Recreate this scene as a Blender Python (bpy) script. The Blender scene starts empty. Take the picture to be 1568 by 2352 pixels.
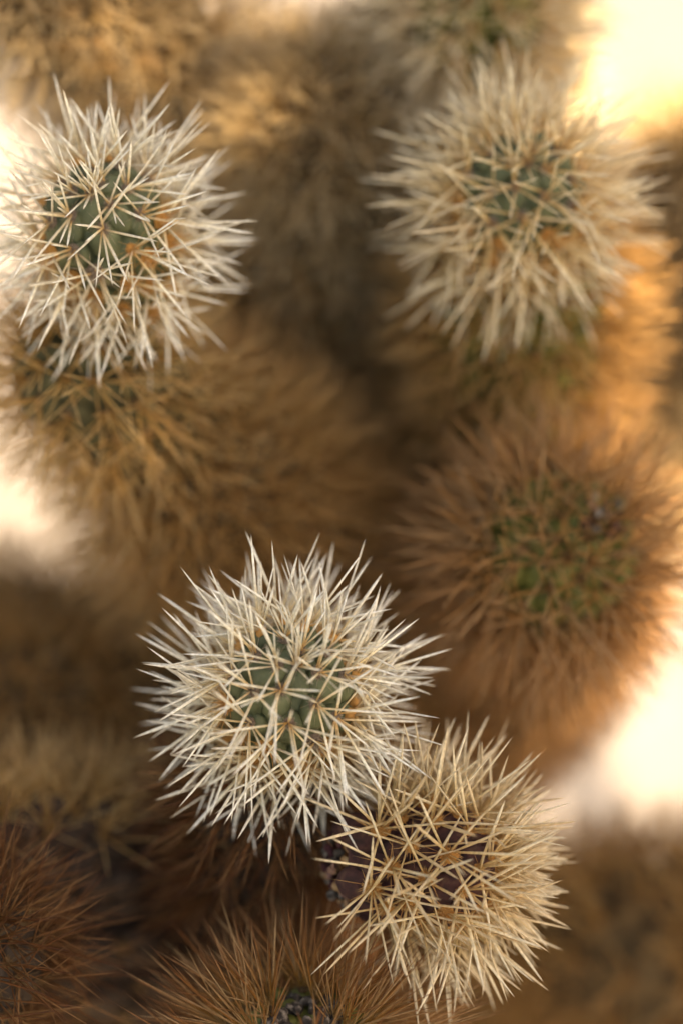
import bpy, math, random
import numpy as np
from mathutils import Vector, Matrix

# ------------------------------------------------------------------ camera, sky, sun, exposure
scene = bpy.context.scene
COL = scene.collection
random.seed(7)
RNG = np.random.default_rng(11)

PITCH = math.radians(50)                 # the camera looks down on the cactus
F_MM, FOCUS = 100.0, 0.7306              # lens and distance to the sharp plane (metres)
CAM = np.array([0.0, 0.0, 1.26])
RIGHT = np.array([1.0, 0.0, 0.0])
UP = np.array([0.0, math.sin(PITCH), math.cos(PITCH)])
FWD = np.array([0.0, math.cos(PITCH), -math.sin(PITCH)])

cam_data = bpy.data.cameras.new('camera')
cam_data.sensor_fit = 'VERTICAL'
cam_data.sensor_height = 36.0
cam_data.sensor_width = 24.0
cam_data.lens = F_MM
cam_data.clip_start = 0.02
cam_data.clip_end = 3000.0
cam_data.dof.use_dof = True
cam_data.dof.focus_distance = FOCUS + 0.001
cam_data.dof.aperture_fstop = 2.8
cam = bpy.data.objects.new('camera', cam_data)
cam.location = CAM
cam.rotation_euler = (math.pi / 2 - PITCH, 0, 0)
COL.objects.link(cam)
scene.camera = cam

SUN_EL, SUN_AZ = math.radians(52), math.radians(108)      # azimuth from +Y towards +X
SUN_DIR = np.array([math.cos(SUN_EL) * math.sin(SUN_AZ), math.cos(SUN_EL) * math.cos(SUN_AZ), math.sin(SUN_EL)])
world = bpy.data.worlds.new('World')
scene.world = world
world.use_nodes = True
wn = world.node_tree
sky = wn.nodes.new('ShaderNodeTexSky')
sky.sky_type = 'NISHITA'
sky.sun_disc = False
sky.sun_elevation = SUN_EL
sky.sun_rotation = SUN_AZ
wn.nodes['Background'].inputs['Strength'].default_value = 0.05
wn.links.new(sky.outputs['Color'], wn.nodes['Background'].inputs['Color'])

sun_data = bpy.data.lights.new('sun', 'SUN')
sun_data.energy = 4.4
sun_data.angle = math.radians(0.53)
sun_data.color = (1.0, 0.92, 0.80)
sun = bpy.data.objects.new('sun', sun_data)
sun.rotation_euler = Vector(SUN_DIR).to_track_quat('Z', 'Y').to_euler()
sun.location = Vector(SUN_DIR * 5)
COL.objects.link(sun)

vs = scene.view_settings
vs.view_transform = 'Standard'
vs.look = 'None'
vs.gamma = 1.0
vs.exposure = 3.42
vs.use_white_balance = True              # the photograph is balanced for open shade
vs.white_balance_temperature = 10700
vs.white_balance_tint = 15
scene.cycles.max_bounces = 12
scene.cycles.diffuse_bounces = 9
scene.cycles.transmission_bounces = 4
scene.cycles.use_denoising = True


def P(x, y, d):
    """Point seen at (x, y) of a 1568 x 2352 picture, d metres beyond the sharp plane."""
    z = FOCUS + d
    k = 36.0 / F_MM * z / 2352.0
    return CAM + FWD * z + RIGHT * ((x - 784) * k) + UP * ((1176 - y) * k)


def D(r, u, t):
    """Direction: r to the right, u up, t towards the camera."""
    v = RIGHT * r + UP * u - FWD * t
    return v / np.linalg.norm(v)


# ------------------------------------------------------------------ materials
def new_mat(name):
    m = bpy.data.materials.new(name)
    m.use_nodes = True
    nt = m.node_tree
    nt.nodes.clear()
    out = nt.nodes.new('ShaderNodeOutputMaterial')
    return m, nt, out


def ramp(nt, stops, fac):
    r = nt.nodes.new('ShaderNodeValToRGB')
    cr = r.color_ramp
    while len(cr.elements) < len(stops):
        cr.elements.new(0.5)
    for e, (p, c) in zip(cr.elements, stops):
        e.position = p
        e.color = (*c, 1)
    nt.links.new(fac, r.inputs['Fac'])
    return r.outputs['Color']


def spine_mat(name, stops, alt, transl=0.3, rough=0.5, vary=0.25, spec=.45):
    """Papery sheathed spine: colour runs from base to tip, each spine a little different."""
    m, nt, out = new_mat(name)
    L, N = nt.links, nt.nodes
    a = N.new('ShaderNodeAttribute'); a.attribute_name = 'along'
    rn = N.new('ShaderNodeAttribute'); rn.attribute_name = 'rnd'
    oi = N.new('ShaderNodeObjectInfo')
    s = N.new('ShaderNodeMath'); s.operation = 'ADD'
    L.new(rn.outputs['Fac'], s.inputs[0]); L.new(oi.outputs['Random'], s.inputs[1])
    fr = N.new('ShaderNodeMath'); fr.operation = 'FRACT'; L.new(s.outputs[0], fr.inputs[0])
    col = ramp(nt, stops, a.outputs['Fac'])
    mx = N.new('ShaderNodeMix'); mx.data_type = 'RGBA'
    pw = N.new('ShaderNodeMath'); pw.operation = 'POWER'; pw.inputs[1].default_value = 2.0
    L.new(fr.outputs[0], pw.inputs[0])
    ml = N.new('ShaderNodeMath'); ml.operation = 'MULTIPLY'; ml.inputs[1].default_value = 0.75
    L.new(pw.outputs[0], ml.inputs[0])
    L.new(ml.outputs[0], mx.inputs['Factor'])
    L.new(col, mx.inputs['A']); mx.inputs['B'].default_value = (*alt, 1)
    tc = N.new('ShaderNodeTexCoord')
    nz = N.new('ShaderNodeTexNoise'); nz.inputs['Scale'].default_value = 900.0
    gm = N.new('ShaderNodeNewGeometry')
    L.new(gm.outputs['Position'], nz.inputs['Vector'])
    hs = N.new('ShaderNodeHueSaturation')
    mr = N.new('ShaderNodeMapRange')
    mr.inputs['From Min'].default_value = 0.3; mr.inputs['From Max'].default_value = 0.7
    mr.inputs['To Min'].default_value = 1 - vary; mr.inputs['To Max'].default_value = 1 + vary * 0.5
    L.new(nz.outputs['Fac'], mr.inputs['Value'])
    L.new(mr.outputs['Result'], hs.inputs['Value'])
    L.new(mx.outputs['Result'], hs.inputs['Color'])
    b = N.new('ShaderNodeBsdfPrincipled')
    b.inputs['Roughness'].default_value = rough
    b.inputs['Specular IOR Level'].default_value = spec
    L.new(hs.outputs['Color'], b.inputs['Base Color'])
    t = N.new('ShaderNodeBsdfTranslucent')
    L.new(hs.outputs['Color'], t.inputs['Color'])
    ms = N.new('ShaderNodeMixShader'); ms.inputs['Fac'].default_value = transl
    L.new(b.outputs[0], ms.inputs[1]); L.new(t.outputs[0], ms.inputs[2])
    L.new(ms.outputs[0], out.inputs['Surface'])
    return m


def skin_mat(name, c1, c2, c3, scale=160.0, rough=0.6, bump=0.25):
    m, nt, out = new_mat(name)
    L, N = nt.links, nt.nodes
    gm = N.new('ShaderNodeNewGeometry')
    nz = N.new('ShaderNodeTexNoise'); nz.inputs['Scale'].default_value = scale; nz.inputs['Detail'].default_value = 6
    L.new(gm.outputs['Position'], nz.inputs['Vector'])
    col = ramp(nt, [(0.3, c1), (0.52, c2), (0.72, c3)], nz.outputs['Fac'])
    n2 = N.new('ShaderNodeTexNoise'); n2.inputs['Scale'].default_value = scale * 14; n2.inputs['Detail'].default_value = 3
    L.new(gm.outputs['Position'], n2.inputs['Vector'])
    bp = N.new('ShaderNodeBump'); bp.inputs['Strength'].default_value = bump; bp.inputs['Distance'].default_value = 0.0004
    L.new(n2.outputs['Fac'], bp.inputs['Height'])
    b = N.new('ShaderNodeBsdfPrincipled')
    b.inputs['Roughness'].default_value = rough
    b.inputs['Specular IOR Level'].default_value = 0.3
    L.new(col, b.inputs['Base Color']); L.new(bp.outputs['Normal'], b.inputs['Normal'])
    L.new(b.outputs[0], out.inputs['Surface'])
    return m


M = {}
M['cream'] = spine_mat('cream_spine', [(0.0, (.66, .34, .08)), (.22, (.80, .62, .34)), (.5, (.87, .80, .63)), (.85, (.88, .84, .74)), (1, (.60, .48, .33))], (.68, .60, .46), .32, .30)  # orange base: sheath colour pushed further for the warm glow inside the heads
M['tan'] = spine_mat('tan_spine', [(0.0, (.62, .30, .06)), (.28, (.76, .54, .24)), (.6, (.82, .68, .43)), (.9, (.82, .73, .54)), (1, (.54, .40, .24))], (.62, .47, .29), .32, .30)  # base orange also carries the warm inner glow
M['gold'] = spine_mat('golden_spine', [(0.0, (.46, .23, .05)), (.3, (.62, .38, .13)), (.7, (.68, .47, .22)), (1, (.54, .36, .16))], (.46, .24, .08), .42, .45)
M['pale_gold'] = spine_mat('pale_golden_spine', [(0.0, (.54, .31, .10)), (.25, (.72, .53, .26)), (.65, (.83, .71, .49)), (1, (.68, .57, .40))], (.60, .40, .19), .32, .30)
M['brown'] = spine_mat('brown_spine', [(0.0, (.30, .15, .03)), (.4, (.30, .115, .025)), (.75, (.22, .075, .022)), (1, (.04, .018, .014))], (.52, .33, .16), .28, .45, spec=.2)
M['rust'] = spine_mat('rusty_spine', [(0.0, (.28, .12, .02)), (.4, (.42, .18, .045)), (.8, (.46, .22, .075)), (1, (.36, .17, .075))], (.54, .36, .19), .4, .45)
M['brown_shade'] = spine_mat('shaded_brown_spine', [(0.0, (.08, .03, .008)), (.5, (.13, .042, .012)), (1, (.05, .02, .015))], (.34, .17, .07), .25, .5, spec=.12)  # brown spine darkened to put the lower left shade into the colour
M['straw'] = spine_mat('old_straw_spine', [(0.0, (.40, .19, .045)), (.4, (.54, .30, .095)), (.8, (.58, .35, .14)), (1, (.44, .26, .12))], (.44, .22, .07), .42, .5)
M['dun'] = spine_mat('dun_spine', [(0.0, (.42, .26, .09)), (.3, (.58, .42, .22)), (.7, (.66, .52, .32)), (1, (.52, .40, .25))], (.42, .27, .12), .42, .3)
M['green'] = skin_mat('green_skin', (.052, .060, .026), (.090, .100, .046), (.140, .146, .070))
M['old_green'] = skin_mat('old_green_skin', (.055, .058, .012), (.11, .11, .022), (.17, .15, .035))
M['bark'] = skin_mat('old_brown_skin', (.05, .03, .012), (.10, .06, .024), (.15, .09, .04), 120, .85, .6)
M['bark_shade'] = skin_mat('shaded_bark_skin', (.02, .012, .008), (.045, .027, .016), (.08, .05, .03), 120, .85, .6)  # darker copy of the bark, shade of the lower left painted in
M['olive_bark'] = skin_mat('olive_bark_skin', (.035, .03, .012), (.065, .055, .02), (.11, .085, .035), 140, .8, .5)
M['maroon'] = skin_mat('dark_maroon_skin', (.025, .010, .008), (.06, .020, .016), (.11, .055, .030), 380, .8, 1.0)
M['purple'] = skin_mat('purple_skin', (.04, .010, .010), (.085, .020, .022), (.15, .06, .045), 420, .7, 1.0)
M['scar'] = skin_mat('dried_scar_skin', (.16, .07, .06), (.28, .15, .06), (.36, .28, .18), 220, .7, .6)
M['dead'] = skin_mat('dead_grey_skin', (.025, .017, .012), (.07, .052, .038), (.36, .29, .22), 520, .8, .8)


def felt_mat(name, lo, hi):
    m, nt, out = new_mat(name)
    L, N = nt.links, nt.nodes
    a = N.new('ShaderNodeAttribute'); a.attribute_name = 'along'
    col = ramp(nt, [(0.0, lo), (1.0, hi)], a.outputs['Fac'])
    b = N.new('ShaderNodeBsdfPrincipled'); b.inputs['Roughness'].default_value = .9
    b.inputs['Specular IOR Level'].default_value = .1
    t = N.new('ShaderNodeBsdfTranslucent')
    L.new(col, b.inputs['Base Color']); L.new(col, t.inputs['Color'])
    ms = N.new('ShaderNodeMixShader'); ms.inputs['Fac'].default_value = .3
    L.new(b.outputs[0], ms.inputs[1]); L.new(t.outputs[0], ms.inputs[2])
    L.new(ms.outputs[0], out.inputs['Surface'])
    return m


M['felt_tan'] = felt_mat('tan_felt', (.55, .25, .065), (.80, .48, .21))  # tan felt, made more orange for the warm glow low on the heads
M['felt_grey'] = felt_mat('grey_felt', (.20, .14, .10), (.52, .41, .30))
M['felt_old'] = felt_mat('old_felt', (.12, .07, .035), (.30, .18, .08))


# ------------------------------------------------------------------ mesh helpers
def mesh_np(name, V, quads=None, tris=None, mat=None, along=None, rnd=None, smooth=True, mats=None, mat_idx=None):
    me = bpy.data.meshes.new(name)
    nq = 0 if quads is None else len(quads)
    nt_ = 0 if tris is None else len(tris)
    loops, starts = [], []
    if nq:
        loops.append(np.asarray(quads).reshape(-1)); starts.append(np.arange(nq) * 4)
    if nt_:
        loops.append(np.asarray(tris).reshape(-1)); starts.append(nq * 4 + np.arange(nt_) * 3)
    loops = np.concatenate(loops).astype(np.int32)
    starts = np.concatenate(starts).astype(np.int32)
    me.vertices.add(len(V)); me.vertices.foreach_set('co', np.asarray(V, np.float32).reshape(-1))
    me.loops.add(len(loops)); me.loops.foreach_set('vertex_index', loops)
    me.polygons.add(nq + nt_); me.polygons.foreach_set('loop_start', starts)
    if mats:
        for mm in mats: me.materials.append(mm)
        me.polygons.foreach_set('material_index', np.asarray(mat_idx, np.int32))
    elif mat is not None:
        me.materials.append(mat)
    me.update(calc_edges=True)
    me.polygons.foreach_set('use_smooth', np.full(nq + nt_, smooth, bool))
    for nm, arr in (('along', along), ('rnd', rnd)):
        if arr is not None:
            at = me.attributes.new(nm, 'FLOAT', 'POINT')
            at.data.foreach_set('value', np.asarray(arr, np.float32))
    me.validate()
    return me


def needle_template(sides=5, profile=((0, .55), (.08, .8), (.45, 1.0), (.78, .84), (.92, .46)), bend=0.03, bend_az=0.0):
    """Unit needle along +Z (length 1, half-width 1 in x and y before scaling)."""
    V, along = [], []
    for t, r in profile:
        for k in range(sides):
            a = 2 * math.pi * k / sides
            V.append((r * math.cos(a), r * math.sin(a), t)); along.append(t)
    V.append((0, 0, 1.0)); along.append(1.0)
    V = np.array(V)
    Q, T = [], []
    n = len(profile)
    for i in range(n - 1):
        for k in range(sides):
            Q.append((i * sides + k, i * sides + (k + 1) % sides, (i + 1) * sides + (k + 1) % sides, (i + 1) * sides + k))
    for k in range(sides):
        T.append(((n - 1) * sides + k, (n - 1) * sides + (k + 1) % sides, n * sides))
    return V, np.array(Q), np.array(T), np.array(along)


NEEDLE = needle_template()
THIN = needle_template(4, ((0, .9), (.35, 1.0), (.75, .7)))
THIN3 = needle_template(3, ((0, .9), (.5, 1.0)))


def basis_from_z(z, roll=None):
    """(n,3) directions -> (n,3,3) frames whose columns are x, y, z."""
    z = z / np.linalg.norm(z, axis=1, keepdims=True)
    ref = np.where(np.abs(z[:, 2:3]) < 0.9, np.array([[0, 0, 1.0]]), np.array([[1.0, 0, 0]]))
    x = np.cross(ref, z); x /= np.linalg.norm(x, axis=1, keepdims=True)
    y = np.cross(z, x)
    if roll is not None:
        c, s = np.cos(roll)[:, None], np.sin(roll)[:, None]
        x, y = x * c + y * s, y * c - x * s
    return np.stack([x, y, z], axis=2)


def stamp(tmpl, origin, frames, w, th, ln, curve=None):
    """Copies of a needle template as one vertex/face set."""
    V, Q, T, al = tmpl
    n, m = len(origin), len(V)
    S = np.stack([w, th, ln], axis=1)
    loc = V[None] * S[:, None, :]
    if curve is not None:
        loc[:, :, 0] += curve[:, None] * (V[None, :, 2] ** 2) * ln[:, None]
    W = np.einsum('nij,nmj->nmi', frames, loc) + origin[:, None, :]
    off = (np.arange(n) * m)[:, None, None]
    return W.reshape(-1, 3), (Q[None] + off).reshape(-1, 4), (T[None] + off).reshape(-1, 3), np.tile(al, n), np.repeat(RNG.random(n), m)


# unit spine meshes shared by all individually built spines: a few bends, one per material
def unit_spine(mat, kind='thick'):
    out = []
    for i in range(5):
        V, Q, T, al = NEEDLE if kind == 'thick' else THIN
        V = V.copy()
        V[:, 0] += 0.0
        b = (-.02, -.008, 0.0, .01, .025)[i]
        # a bend in x, in units of the half width so that it survives the object's scale
        V[:, 0] += b * 26 * (V[:, 2] ** 2)
        out.append(mesh_np('spine', V, Q, T, mat, al, np.zeros(len(V))))
    return out


UNIT = {}
def spine_meshes(matkey, kind):
    if (matkey, kind) not in UNIT:
        UNIT[matkey, kind] = unit_spine(M[matkey], kind)
    return UNIT[matkey, kind]


def lump(nu=12, nv=7, w=.5, l=.68, h=.42, seed=0):
    """Tubercle: an elongated rounded hump, widest low, with a shoulder at its upper end; z out of the stem, y up it."""
    r = np.random.default_rng(seed)
    V = []
    for j in range(nv):
        ph = -0.5 + (math.pi / 2 + 0.5) * j / (nv - 1)
        for i in range(nu):
            a = 2 * math.pi * i / nu
            x, y, z = math.cos(ph) * math.cos(a), math.cos(ph) * math.sin(a), math.sin(ph)
            y2 = y + .22 * max(z, 0)                       # leans up the stem
            wx = 1.0 - .22 * y                              # narrower at the top
            q = 1 + .05 * r.standard_normal()
            V.append((x * w * wx * q, y2 * l * q, z * h * q))
    V = np.array(V)
    Q = []
    for j in range(nv - 1):
        for i in range(nu):
            Q.append((j * nu + i, j * nu + (i + 1) % nu, (j + 1) * nu + (i + 1) % nu, (j + 1) * nu + i))
    return V, np.array(Q)


LUMPS = [lump(seed=s) for s in range(4)]
LUMP_MESH = {}
def lump_meshes(matkey):
    if matkey not in LUMP_MESH:
        LUMP_MESH[matkey] = [mesh_np('tubercle', V, Q, None, M[matkey]) for V, Q in LUMPS]
    return LUMP_MESH[matkey]


AREOLE_MESH = {}
def areole_meshes(matkey):
    """Felt pad: a little dome bristling with short hairs and a few fine glochids. About 1 unit wide."""
    if matkey in AREOLE_MESH:
        return AREOLE_MESH[matkey]
    out = []
    for s in range(4):
        r = np.random.default_rng(40 + s)
        Vd, Qd = lump(10, 5, .42, .5, .3, seed=50 + s)
        n = 110
        d = r.standard_normal((n, 3)); d[:, 2] = np.abs(d[:, 2]) + .35
        d /= np.linalg.norm(d, axis=1, keepdims=True)
        o = d * np.array([.36, .44, .24])
        ln = r.uniform(.18, .42, n)
        w = np.full(n, .022)
        long = slice(0, 12)
        ln[long] = r.uniform(.9, 1.9, 12); w[long] = .018
        V2, Q2, T2, al, _ = stamp(THIN3, o, basis_from_z(d + .35 * r.standard_normal((n, 3))), w, w, ln)
        V = np.concatenate([Vd, V2])
        Q = np.concatenate([Qd, Q2 + len(Vd)])
        T = T2 + len(Vd)
        out.append(mesh_np('areole', V, Q, T, M[matkey], np.concatenate([np.full(len(Vd), .1), al])))
    AREOLE_MESH[matkey] = out
    return out


def mat4(frame, origin, scale):
    m = np.eye(4)
    m[:3, :3] = frame * np.asarray(scale)[None, :]
    m[:3, 3] = origin
    return Matrix(m.tolist())


def put(name, mesh, mw, parent=None, pw=None):
    o = bpy.data.objects.new(name, mesh)
    COL.objects.link(o)
    if parent is not None:
        o.parent = parent
        o.matrix_parent_inverse = pw.inverted()
    o.matrix_basis = mw
    return o


def tag(o, label=None, cat=None, group=None, kind=None):
    for k, v in (('label', label), ('category', cat), ('group', group), ('kind', kind)):
        if v: o[k] = v
    return o


# ------------------------------------------------------------------ a cholla joint
def smooth_path(pts, n):
    pts = np.asarray(pts, float)
    if len(pts) == 2:
        t = np.linspace(0, 1, n)[:, None]
        return pts[0] * (1 - t) + pts[1] * t
    ext = np.vstack([2 * pts[0] - pts[1], pts, 2 * pts[-1] - pts[-2]])
    out = []
    seg = len(pts) - 1
    for u in np.linspace(0, seg - 1e-9, n):
        i = int(u); t = u - i
        p0, p1, p2, p3 = ext[i:i + 4]
        out.append(.5 * ((2 * p1) + (-p0 + p2) * t + (2 * p0 - 5 * p1 + 4 * p2 - p3) * t * t + (-p0 + 3 * p1 - 3 * p2 + p3) * t ** 3))
    return np.array(out)


def joint(name, label, pts, R0, R1, spine='cream', skin='green', felt=('felt_tan', 'felt_grey'), spacing=.0088,
          length=.024, width=.0005, radial=6, central=1.5, pol=(50, 82), cpol=(5, 38), kind='thick', quota=0,
          tip='round', group=None, seed=1, tip_len=.6, fine=0, cap=True, elong=1.0, sparse=None, young_less=0.0, lean=.10, skinpart='stem', bare=None, cat='cactus joint'):
    """pts: points of the axis from base to tip. R0 -> R1: stem radius. quota: how many spines are objects of their own."""
    g = np.random.default_rng(seed)
    n1 = 40
    C = smooth_path(pts, n1)
    seglen = np.r_[0, np.cumsum(np.linalg.norm(np.diff(C, axis=0), axis=1))]
    rad = R0 + (R1 - R0) * (seglen / seglen[-1])
    T = np.gradient(C, axis=0); T /= np.linalg.norm(T, axis=1, keepdims=True)
    axial = seglen.copy()
    if cap:
        A = np.linspace(0, math.pi / 2 * .97, 14)[1:]
        C = np.vstack([C, C[-1] + T[-1] * (R1 * elong * np.sin(A))[:, None]])
        rad = np.r_[rad, R1 * np.cos(A)]
        axial = np.r_[axial, seglen[-1] + R1 * elong * np.sin(A)]
        T = np.vstack([T, np.repeat(T[-1:], len(A), 0)])
    K = len(C)
    # parallel transported frame
    N = np.zeros((K, 3))
    v = np.cross(T[0], [0.3, 0.1, 0.9]); N[0] = v / np.linalg.norm(v)
    for i in range(1, K):
        v = N[i - 1] - T[i] * np.dot(N[i - 1], T[i]); N[i] = v / np.linalg.norm(v)
    B = np.cross(T, N)
    dz, dr = np.gradient(axial), np.gradient(rad)
    sl = np.sqrt(dz ** 2 + dr ** 2)
    S = np.r_[0, np.cumsum(.5 * (sl[1:] + sl[:-1]))]
    # ---- the thing
    root = bpy.data.objects.new(name, None)
    root.empty_display_size = .01
    COL.objects.link(root)
    root.location = C[0]
    pw0 = Matrix.Translation(Vector(C[0]))
    tag(root, label, cat, group)
    # ---- stem core
    ns = 20
    th = np.linspace(0, 2 * math.pi, ns, endpoint=False)
    V = C[:, None, :] + (rad * .93)[:, None, None] * (np.cos(th)[None, :, None] * N[:, None, :] + np.sin(th)[None, :, None] * B[:, None, :])
    V = V.reshape(-1, 3)
    V = np.vstack([V, C[0], C[-1]])
    i0 = np.arange(K - 1)[:, None] * ns; k0 = np.arange(ns)[None, :]; k1 = (k0 + 1) % ns
    Q = np.stack([i0 + k0, i0 + k1, i0 + ns + k1, i0 + ns + k0], axis=2).reshape(-1, 4)
    Tt = [((k + 1) % ns, k, K * ns) for k in range(ns)] + [((K - 1) * ns + k, (K - 1) * ns + (k + 1) % ns, K * ns + 1) for k in range(ns)]
    put(skinpart, mesh_np(skinpart, V - C[0], Q, np.array(Tt), M[skin]), Matrix.Translation(Vector(C[0])), root, pw0)
    # ---- tubercles in a spiral
    s_tip = S[-1] - S
    loc_sp = spacing * (tip_len + (1 - tip_len) * np.clip(s_tip / (R1 * 1.6), 0, 1)) if cap else np.full(K, spacing)
    dens = 2 * math.pi * np.maximum(rad, 1e-4) / (loc_sp ** 2 * .87)
    cum = np.r_[0, np.cumsum(.5 * (dens[1:] + dens[:-1]) * np.diff(S))]
    nt_ = int(cum[-1])
    q = cum[-1] - (np.arange(nt_) + .5) - .25 * g.standard_normal(nt_)
    q = np.clip(q, 0, cum[-1])
    s_i = np.interp(q, cum, S)
    ang = np.arange(nt_) * 2.39996 + g.normal(0, .07, nt_)
    def ip(A_): return np.stack([np.interp(s_i, S, A_[:, c]) for c in range(3)], 1)
    c_, t_, n_, b_ = ip(C), ip(T), ip(N), ip(B)
    r_ = np.interp(s_i, S, rad); dz_ = np.interp(s_i, S, dz); dr_ = np.interp(s_i, S, dr); sp_ = np.interp(s_i, S, loc_sp)
    radial_v = np.cos(ang)[:, None] * n_ + np.sin(ang)[:, None] * b_
    pos = c_ + r_[:, None] * radial_v
    nor = radial_v * dz_[:, None] - t_ * dr_[:, None]
    nor /= np.linalg.norm(nor, axis=1, keepdims=True)
    x = np.cross(t_ + 1e-4 * n_, nor); x /= np.linalg.norm(x, axis=1, keepdims=True)
    y = np.cross(nor, x)
    fr = np.stack([x, y, nor], axis=2)
    fr_t = fr
    sz = sp_ * g.uniform(.86, 1.08, nt_)
    keep = np.ones(nt_, bool)
    if sparse is not None:
        keep = np.array([sparse(p, k, v) for p, k, v in zip(pos, s_i / S[-1], nor)])
    ar_pos = pos + (y * .52 + nor * .30) * sz[:, None]
    tipdist = (S[-1] - s_i)
    # ---- spines per tubercle
    so, sd, sl_, sw_, sid = [], [], [], [], []
    for i in range(nt_):
        if not keep[i]: continue
        young = np.clip(tipdist[i] / (R1 * 1.3), 0, 1) if cap else 1.0
        k = max(3, int(round(radial - young_less * (1 - young) + g.normal(0, .8))))
        a0 = g.uniform(0, 6.28)
        dirs = []
        for j in range(k):
            p = math.radians(g.uniform(*pol)) * (.45 + .55 * young)
            a = a0 + 2 * math.pi * j / k + g.normal(0, .22)
            dirs.append((p, a, g.uniform(.72, 1.05)))
        nc = int(central) + (g.random() < central - int(central))
        for j in range(nc):
            dirs.append((math.radians(g.uniform(*cpol)), g.uniform(0, 6.28), g.uniform(.85, 1.12)))
        for j in range(fine):
            dirs.append((math.radians(g.uniform(20, 85)), g.uniform(0, 6.28), g.uniform(.35, .7)))
        for jj, (p, a, f) in enumerate(dirs):
            v = math.sin(p) * (math.cos(a) * x[i] + math.sin(a) * y[i]) + math.cos(p) * nor[i]
            v = v + lean * y[i] * young
            so.append(ar_pos[i] + v * .0006 + (x[i] * g.normal(0, .0005) + y[i] * g.normal(0, .0005)))
            sd.append(v); sl_.append(length * f * (.55 + .45 * young)); sid.append(i)
            sw_.append(width * g.uniform(.78, 1.15) * (.8 + .2 * young) * (.45 if jj >= k + nc else 1))
    so, sd = np.array(so), np.array(sd)
    sd /= np.linalg.norm(sd, axis=1, keepdims=True)
    sl_, sw_, sid = np.array(sl_), np.array(sw_), np.array(sid)
    frs = basis_from_z(sd, g.uniform(0, 6.28, len(sd)))
    thk = sw_ * g.uniform(.5, .85, len(sw_))
    # ---- which are seen best: those become objects of their own
    single = np.zeros(len(so), bool)
    if quota:
        tocam = CAM - pos
        tocam /= np.linalg.norm(tocam, axis=1, keepdims=True)
        facing = (nor * tocam).sum(1)
        mid = so + sd * sl_[:, None] * .5 - CAM
        zz = mid @ FWD; k = 36.0 / F_MM * zz / 2352.0
        px, py = 784 + (mid @ RIGHT) / k, 1176 - (mid @ UP) / k
        seen = (px > -20) & (px < 1590) & (py > -20) & (py < 2370)
        score = facing[sid] + np.where(seen, 0, -5)
        order = np.argsort(-score, kind='stable')[:quota]
        single[order] = seen[order]
    singles = {}
    for j in np.nonzero(single)[0]:
        singles.setdefault(sid[j], []).append(j)
    lm = lump_meshes(skin)
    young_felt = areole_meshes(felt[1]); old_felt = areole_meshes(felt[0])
    sm = spine_meshes(spine, kind)
    for i, js in singles.items():
        wt = mat4(fr_t[i], pos[i] - nor[i] * .1 * sz[i], [sz[i]] * 3)
        tb = put('tubercle', lm[i % 4], wt, root, pw0)
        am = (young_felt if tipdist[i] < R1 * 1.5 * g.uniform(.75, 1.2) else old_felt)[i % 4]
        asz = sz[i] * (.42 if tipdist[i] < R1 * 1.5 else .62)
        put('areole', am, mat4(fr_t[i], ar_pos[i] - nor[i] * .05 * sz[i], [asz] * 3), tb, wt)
        for j in js:
            put('spine', sm[int(g.integers(0, 5))], mat4(frs[j], so[j], [sw_[j], thk[j], sl_[j]]), tb, wt)
    # ---- the rest: joined
    rest = ~single
    if rest.any():
        tm = NEEDLE if kind == 'thick' else THIN
        V, Q, Tt, al, rn = stamp(tm, so[rest] - C[0], frs[rest], sw_[rest], thk[rest], sl_[rest], g.normal(0, .018, rest.sum()))
        o = put('spine_mass', mesh_np('spine_mass', V, Q, Tt, M[spine], al, rn), Matrix.Translation(Vector(C[0])), root, pw0)
        tag(o, kind='stuff')
    others = [i for i in range(nt_) if i not in singles]
    if others:
        Vs, Qs, off = [], [], 0
        for i in others:
            v, qd = LUMPS[i % 4]
            Vs.append((v * sz[i]) @ fr_t[i].T + pos[i] - nor[i] * .1 * sz[i] - C[0]); Qs.append(qd + off); off += len(v)
        o = put('tubercle_mass', mesh_np('tubercle_mass', np.vstack(Vs), np.vstack(Qs), None, M[skin]), Matrix.Translation(Vector(C[0])), root, pw0)
        tag(o, kind='stuff')
        # felt pads of those tubercles
        Vs, Qs, off = [], [], 0
        v0, q0 = lump(8, 4, .30, .34, .28, seed=90)
        for i in others:
            if not keep[i]: continue
            Vs.append((v0 * sz[i] * .6) @ fr_t[i].T + ar_pos[i] - nor[i] * .06 * sz[i] - C[0]); Qs.append(q0 + off); off += len(v0)
        if Vs:
            V = np.vstack(Vs)
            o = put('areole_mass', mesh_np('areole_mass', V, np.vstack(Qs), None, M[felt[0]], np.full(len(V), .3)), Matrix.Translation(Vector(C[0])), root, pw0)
            tag(o, kind='stuff')
    root['n'] = int(single.sum())
    del root['n']
    return root, pw0, C, T


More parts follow.
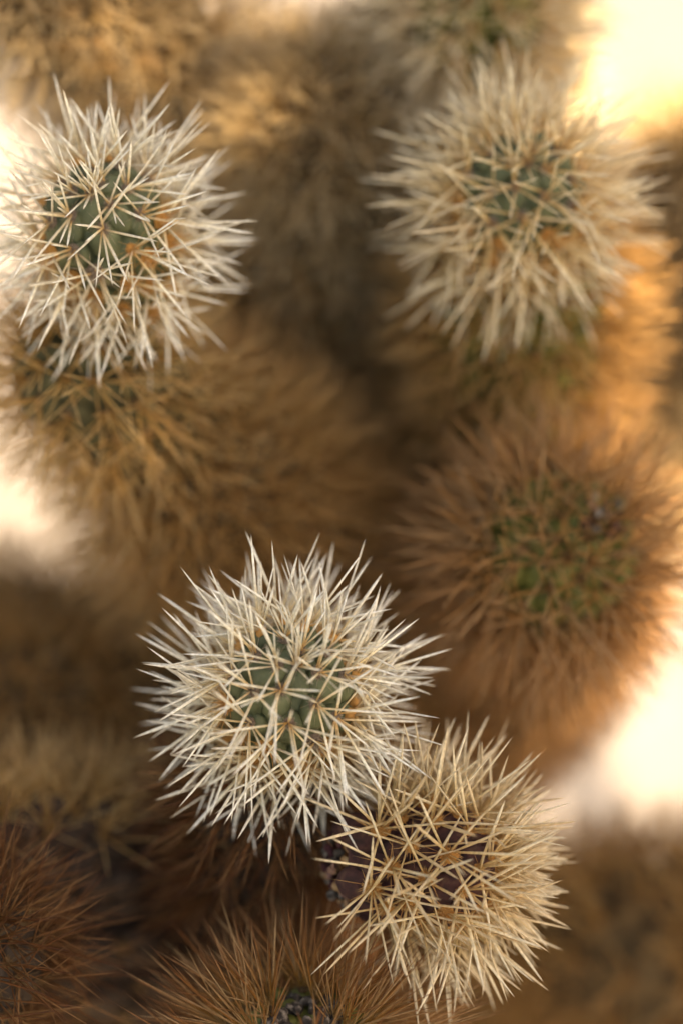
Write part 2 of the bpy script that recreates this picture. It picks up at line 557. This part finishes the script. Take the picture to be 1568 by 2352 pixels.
# ------------------------------------------------------------------ the ground
def ground_mat():
    m, nt, out = new_mat('desert_sand')
    L, N = nt.links, nt.nodes
    gm = N.new('ShaderNodeNewGeometry')
    n1 = N.new('ShaderNodeTexNoise'); n1.inputs['Scale'].default_value = 3.0; n1.inputs['Detail'].default_value = 8
    n2 = N.new('ShaderNodeTexVoronoi'); n2.inputs['Scale'].default_value = 90.0
    L.new(gm.outputs['Position'], n1.inputs['Vector']); L.new(gm.outputs['Position'], n2.inputs['Vector'])
    c = ramp(nt, [(.3, (.070, .064, .062)), (.5, (.092, .086, .086)), (.7, (.12, .114, .116))], n1.outputs['Fac'])
    bp = N.new('ShaderNodeBump'); bp.inputs['Strength'].default_value = .6; bp.inputs['Distance'].default_value = .006
    L.new(n2.outputs['Distance'], bp.inputs['Height'])
    b = N.new('ShaderNodeBsdfPrincipled'); b.inputs['Roughness'].default_value = .9
    L.new(c, b.inputs['Base Color']); L.new(bp.outputs[0], b.inputs['Normal'])
    L.new(b.outputs[0], out.inputs['Surface'])
    return m


def build_ground():
    g = np.random.default_rng(3)
    r = np.r_[0, np.geomspace(.15, 900, 60)]
    ns = 96
    V = []
    for i, rr in enumerate(r):
        for k in range(ns):
            a = 2 * math.pi * k / ns
            x, y = rr * math.cos(a), .9 + rr * math.sin(a)
            z = .02 * math.sin(2.1 * x + .4) * math.cos(1.7 * y) * min(1, rr) + .008 * math.sin(9 * x + 3 * y) * min(1, rr / .3)
            V.append((x, y, z))
    i0 = np.arange(len(r) - 1)[:, None] * ns; k0 = np.arange(ns)[None]; k1 = (k0 + 1) % ns
    Q = np.stack([i0 + k0, i0 + k1, i0 + ns + k1, i0 + ns + k0], axis=2).reshape(-1, 4)
    o = put('ground', mesh_np('ground', np.array(V), Q, None, ground_mat()), Matrix.Identity(4))
    tag(o, 'pale sunlit desert sand blurred beyond the cactus', kind='structure')


build_ground()

# ------------------------------------------------------------------ an added tree, unseen outside the picture, made up to shade the heads
# gaps cut in the leaves to let the sun through: onto the point seen at (x, y) at depth d, radius r
GAPS = [(1430, 850, .16, .03), (1530, 1150, .09, .02), (1560, 300, .16, .04), (30, 1160, .14, .035), (60, 1430, .16, .035)]
# thick leaf clumps set on sun lines to shade chosen spots; elsewhere thin
CLUMPS = [(660, 1580, .012, .046), (252, 505, .03, .042), (1195, 440, .05, .042), (980, 2000, .02, .045), (690, 2300, .012, .045), (-20, 2150, .03, .045), (250, 2200, .06, .045), (450, 2080, .08, .04), (1450, 2170, .18, .06), (1210, 1240, .06, .040), (1540, 600, .17, .03), (1090, 30, .09, .035), (380, 1050, .10, .022), (170, 70, .12, .016)]
THIN_KEEP = .09


def build_shade_tree():
    g = np.random.default_rng(21)
    centre = P(700, 1150, .05) + SUN_DIR * 2.0
    base = np.array([centre[0] + 1.0, centre[1] - .1, 0.0])
    root = bpy.data.objects.new('added_shade_tree', None); COL.objects.link(root)
    root.location = base
    pw = Matrix.Translation(Vector(base))
    tag(root, 'added leafy shade caster, unseen beyond the picture, keeping sun off the cactus', 'tree')
    bark, _, out = new_mat('shade_tree_bark')
    b = bark.node_tree.nodes.new('ShaderNodeBsdfPrincipled'); b.inputs['Base Color'].default_value = (.14, .15, .06, 1)
    bark.node_tree.links.new(b.outputs[0], out.inputs['Surface'])
    leaf, nt, out = new_mat('shade_tree_leaf')
    b = nt.nodes.new('ShaderNodeBsdfPrincipled'); b.inputs['Base Color'].default_value = (.10, .13, .04, 1); b.inputs['Roughness'].default_value = .6
    nt.links.new(b.outputs[0], out.inputs['Surface'])
    # trunk with limbs
    so, sd, ln, w = [], [], [], []
    top = centre - np.array([0, 0, .2])
    so.append(base - [0, 0, .05]); sd.append(top - base); ln.append(np.linalg.norm(top - base) + .1); w.append(.05)
    for k in range(26):
        t = g.uniform(.45, .95)
        p = base + (top - base) * t
        e = centre + g.normal(0, 1, 3) * np.array([.30, .30, .22])
        so.append(p); sd.append(e - p); ln.append(np.linalg.norm(e - p)); w.append(g.uniform(.010, .02))
    so, sd, ln, w = map(np.array, (so, sd, ln, w))
    trunk_t = needle_template(8, ((0, 1.0), (.2, .85), (.5, .7), (.8, .5)))
    V, Q, T, al, rn = stamp(trunk_t, so - base, basis_from_z(sd), w, w, ln)
    put('trunk', mesh_np('trunk', V, Q, T, bark), Matrix.Translation(Vector(base)), root, pw)
    # leafy crown, shaped along the sun lines to place the shade
    n = 22000
    d = g.normal(0, 1, (n, 3)); d /= np.linalg.norm(d, axis=1, keepdims=True)
    rr = g.uniform(0, 1, n) ** .45
    clump = .8 + .35 * np.sin(d[:, 0] * 5 + 1) * np.sin(d[:, 1] * 6) * np.cos(d[:, 2] * 5)
    p = centre + d * (rr * clump)[:, None] * np.array([.42, .42, .36])
    open_ = np.zeros(len(p), bool)
    for (gx, gy, gd, gr) in GAPS:
        q = p - P(gx, gy, gd)
        off = q - (q @ SUN_DIR)[:, None] * SUN_DIR
        open_ |= np.linalg.norm(off, axis=1) < gr
    thick = np.zeros(len(p), bool)
    for (gx, gy, gd, gr) in CLUMPS:
        q = p - P(gx, gy, gd)
        off = q - (q @ SUN_DIR)[:, None] * SUN_DIR
        thick |= np.linalg.norm(off, axis=1) < gr
    p = p[thick | (~open_ & (g.random(len(p)) < THIN_KEEP))]
    n = len(p)
    f = basis_from_z(g.normal(0, 1, (n, 3)))
    s = g.uniform(.008, .016, n)
    lt = (np.array([(0, 0, 0), (.45, 0, .5), (0, .1, 1), (-.45, 0, .5)], float), np.array([(0, 1, 2, 3)]), np.zeros((0, 3), int), np.zeros(4))
    V, Q, T, al, rn = stamp(lt, p - base, f, s, s, s * 2.2)
    put('crown', mesh_np('crown', V, Q, None, leaf, smooth=False), Matrix.Translation(Vector(base)), root, pw)


build_shade_tree()

# ------------------------------------------------------------------ joints in the picture
G_HEAD = 'pale young joints at the branch ends'
G_OLD = 'old furry branches behind'


def head(x, y, d, axis, back=.035, bend=(0, 0, 0), **kw):
    c = P(x, y, d)
    a = D(*axis)
    base = c - a * back + np.array(bend)
    return [base, c - a * back * .5, c]


# sharp head in the middle
HEAD = dict(radial=6.2, central=1.4, pol=(36, 80), spacing=.0096, tip_len=.74, young_less=1.2)
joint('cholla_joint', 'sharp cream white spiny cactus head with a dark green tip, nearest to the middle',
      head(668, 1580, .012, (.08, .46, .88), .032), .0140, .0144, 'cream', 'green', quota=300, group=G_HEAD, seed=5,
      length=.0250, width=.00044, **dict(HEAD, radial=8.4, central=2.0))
# upper left head
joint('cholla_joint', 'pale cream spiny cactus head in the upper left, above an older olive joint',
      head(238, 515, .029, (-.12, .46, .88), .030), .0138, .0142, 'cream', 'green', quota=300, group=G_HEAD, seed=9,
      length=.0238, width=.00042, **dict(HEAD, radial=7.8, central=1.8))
# upper right head
joint('cholla_joint', 'tan soft-focus spiny cactus head in the upper right with orange areoles',
      head(1195, 440, .058, (.03, .40, .91), .032), .0148, .0150, 'tan', 'green', quota=300, group=G_HEAD, seed=14,
      length=.0258, width=.00041, **dict(HEAD, radial=8.6, central=2))

# joint low on the right, purple skin, broken end to the left
P0, P1 = P(812, 1990, .021), P(1010, 1985, .018)
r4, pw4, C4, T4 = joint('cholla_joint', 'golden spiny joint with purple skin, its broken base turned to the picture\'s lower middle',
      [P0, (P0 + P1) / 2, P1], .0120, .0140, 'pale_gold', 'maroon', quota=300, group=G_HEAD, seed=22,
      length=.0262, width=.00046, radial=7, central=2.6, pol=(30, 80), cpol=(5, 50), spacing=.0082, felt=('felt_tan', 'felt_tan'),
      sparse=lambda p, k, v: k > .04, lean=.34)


def scar_lumps(root, pw, centre, axis, R, mats, n=16, name='scar_lump', size=.42, seed=1, flat=.5):
    """A broken or dead end: a crust of uneven lumps."""
    g = np.random.default_rng(seed)
    f = basis_from_z(np.array([axis]))[0]
    for k in range(n):
        a = k * 2.39996; rr = R * math.sqrt((k + .4) / n) * .95
        p = centre + f[:, 0] * rr * math.cos(a) + f[:, 1] * rr * math.sin(a) + f[:, 2] * R * (flat * (1 - (rr / R) ** 2)) + g.normal(0, R * .05, 3)
        ff = basis_from_z(np.array([axis + g.normal(0, .5, 3)]), np.array([g.uniform(0, 6)]))[0]
        s = R * size * g.uniform(.55, 1.2)
        put(name, lump_meshes(mats[int(g.integers(0, len(mats)))])[k % 4], mat4(ff, p, [s, s * g.uniform(.8, 1.3), s * g.uniform(.8, 1.6)]), root, pw)


scar_lumps(r4, pw4, P0, -T4[0] * .75 + D(0, 0, 1) * .5, .0125, ['purple', 'scar', 'purple', 'maroon', 'scar', 'dead'], 48, seed=4, size=.25)

# brown stump at the bottom edge with a dead grey tip
c = P(695, 2420, .012); a = D(.0, .74, .67)
r5, pw5, C5, T5 = joint('cholla_stump', 'old stump at the bottom edge with thin rust brown spines and dead grey tip',
      [c - a * .05, c - a * .02, c], .019, .018, 'brown', 'old_green', quota=300, seed=31, kind='thin', cat='cactus stump',
      length=.032, width=.00025, radial=12, central=8, pol=(10, 62), spacing=.0092, felt=('felt_old', 'felt_old'), elong=.5,
      sparse=lambda p, k, v: k < .86)
scar_lumps(r5, pw5, C5[-1] - T5[-1] * .004, T5[-1], .0150, ['dead'], 60, name='dead_lump', size=.23, seed=6)

# rusty head on the right
r6, pw6, C6, T6 = joint('cholla_joint', 'large rusty brown furry cactus head out of focus at the right, olive middle',
      head(1290, 1255, .064, (.12, .25, .95), .05), .0195, .0195, 'rust', 'old_green', quota=300, seed=41, kind='thin',
      length=.031, width=.00030, radial=10, central=3, spacing=.0088, pol=(40, 85), felt=('felt_old', 'felt_old'), elong=.6, tip_len=.8,
      group='old brown heads', sparse=lambda p, k, v: k < .93)
scar_lumps(r6, pw6, P(1385, 1195, .052), D(.3, .3, .9), .007, ['dead', 'maroon', 'scar'], 12, name='dead_lump', size=.42, seed=8)

# dark branch at the lower left edge
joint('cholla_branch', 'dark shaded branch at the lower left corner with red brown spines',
      [P(-270, 2420, .07), P(-180, 2290, .045), P(-90, 2200, .028)], .021, .020, 'brown_shade', 'bark_shade', quota=150, seed=51, kind='thin', cat='cactus branch',
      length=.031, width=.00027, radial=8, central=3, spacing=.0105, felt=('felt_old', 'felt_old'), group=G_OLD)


def old(label, pts, R, spine='straw', skin='bark', length=.025, seed=1, **kw):
    k = dict(kind='thin', width=.00027, radial=11, central=5, pol=(22, 66), spacing=.0100, felt=('felt_old', 'felt_old'), group=G_OLD, cat='cactus branch')
    k.update(kw)
    return joint('cholla_branch', label, [p if isinstance(p, np.ndarray) else P(*p) for p in pts], R, R * .96, spine, skin, length=length, seed=seed, **k)


old('older olive joint under the pale upper left head, straw spines', [(470, 1120, .115), (340, 970, .088), (190, 845, .064)], .0180, 'gold', 'olive_bark', seed=61, width=.00033, radial=8, central=3, pol=(30, 75), length=.0250)
old('wide brown furry joint below the olive one, reaching to the middle', [(900, 1560, .22), (690, 1290, .145), (480, 1110, .105)], .025, 'straw', 'bark', seed=77, length=.031)
old('furry brown trunk rising up the middle of the picture', [np.array([.012, .64, -.02]), (850, 2000, .36), (850, 1300, .25), (760, 850, .18), (640, 560, .15)], .027, 'gold', 'bark', seed=62)
old('golden furry branch reaching up between the two upper heads', [(960, 1000, .24), (840, 620, .16), (720, 300, .12)], .025, 'dun', 'bark', seed=63)
old('golden brown branch across the top left corner', [(660, 640, .21), (420, 230, .135), (190, 20, .105), (60, -120, .09)], .022, 'dun', 'bark', seed=64)
old('blurred pale head cut by the top edge, above the tan head', [(1080, 300, .19), (1085, 120, .135), (1090, 30, .11)], .018, 'tan', 'old_green', seed=65, kind='thick', width=.00040)
old('dark stem below the tan upper right head', [(960, 1500, .26), (1080, 1150, .18), (1170, 860, .125), (1190, 690, .10)], .023, 'straw', 'old_green', seed=66)
old('brown branch along the right edge beside the tan head', [(880, 1750, .32), (1330, 1250, .30), (1530, 760, .22), (1610, 430, .17)], .021, 'dun', 'bark', seed=67)
old('tan furry branch at the left edge below the olive joint', [(820, 1800, .33), (330, 1540, .19), (-20, 1490, .17)], .020, 'gold', 'bark', seed=68, length=.022)
old('blurred brown branch at the left edge, level with the sharp head', [(830, 1950, .345), (470, 1720, .18), (200, 1660, .15), (-80, 1660, .14)], .023, 'straw', 'bark', seed=69)
old('dark brown branch in the lower right corner', [(860, 2350, .42), (1350, 2200, .20), (1640, 2170, .17)], .026, 'straw', 'bark', seed=70)
old('dark thin stem below the sharp head, sinking into shade', [(800, 2350, .40), (560, 2200, .14), (580, 2000, .085), (640, 1760, .045)], .016, 'brown_shade', 'bark_shade', seed=71)
old('golden straw branch just behind the dark lower left corner branch', [(520, 2060, .14), (260, 1985, .09), (-60, 1980, .07)], .016, 'gold', 'bark_shade', seed=72, sparse=lambda p, k, v: v @ UP > .25)  # gold spine colour stands in for sunlight on this strip
old('blurred brown stem hanging below the large rusty head', [(870, 1850, .33), (1160, 1560, .19), (1270, 1380, .13)], .022, 'rust', 'bark', seed=73, length=.018)
old('dark bare stem with few spines under the golden straw branch', [(820, 2450, .42), (560, 2250, .17), (330, 2130, .11), (-30, 2080, .10)], .026, 'brown_shade', 'bark_shade', seed=76, radial=3, central=1, spacing=.013)  # stem added in shade-dark colours to darken the lower left
old('brown branch filling the bottom behind the stump', [(820, 2500, .42), (380, 2380, .18), (50, 2460, .15)], .024, 'brown_shade', 'bark_shade', seed=74)
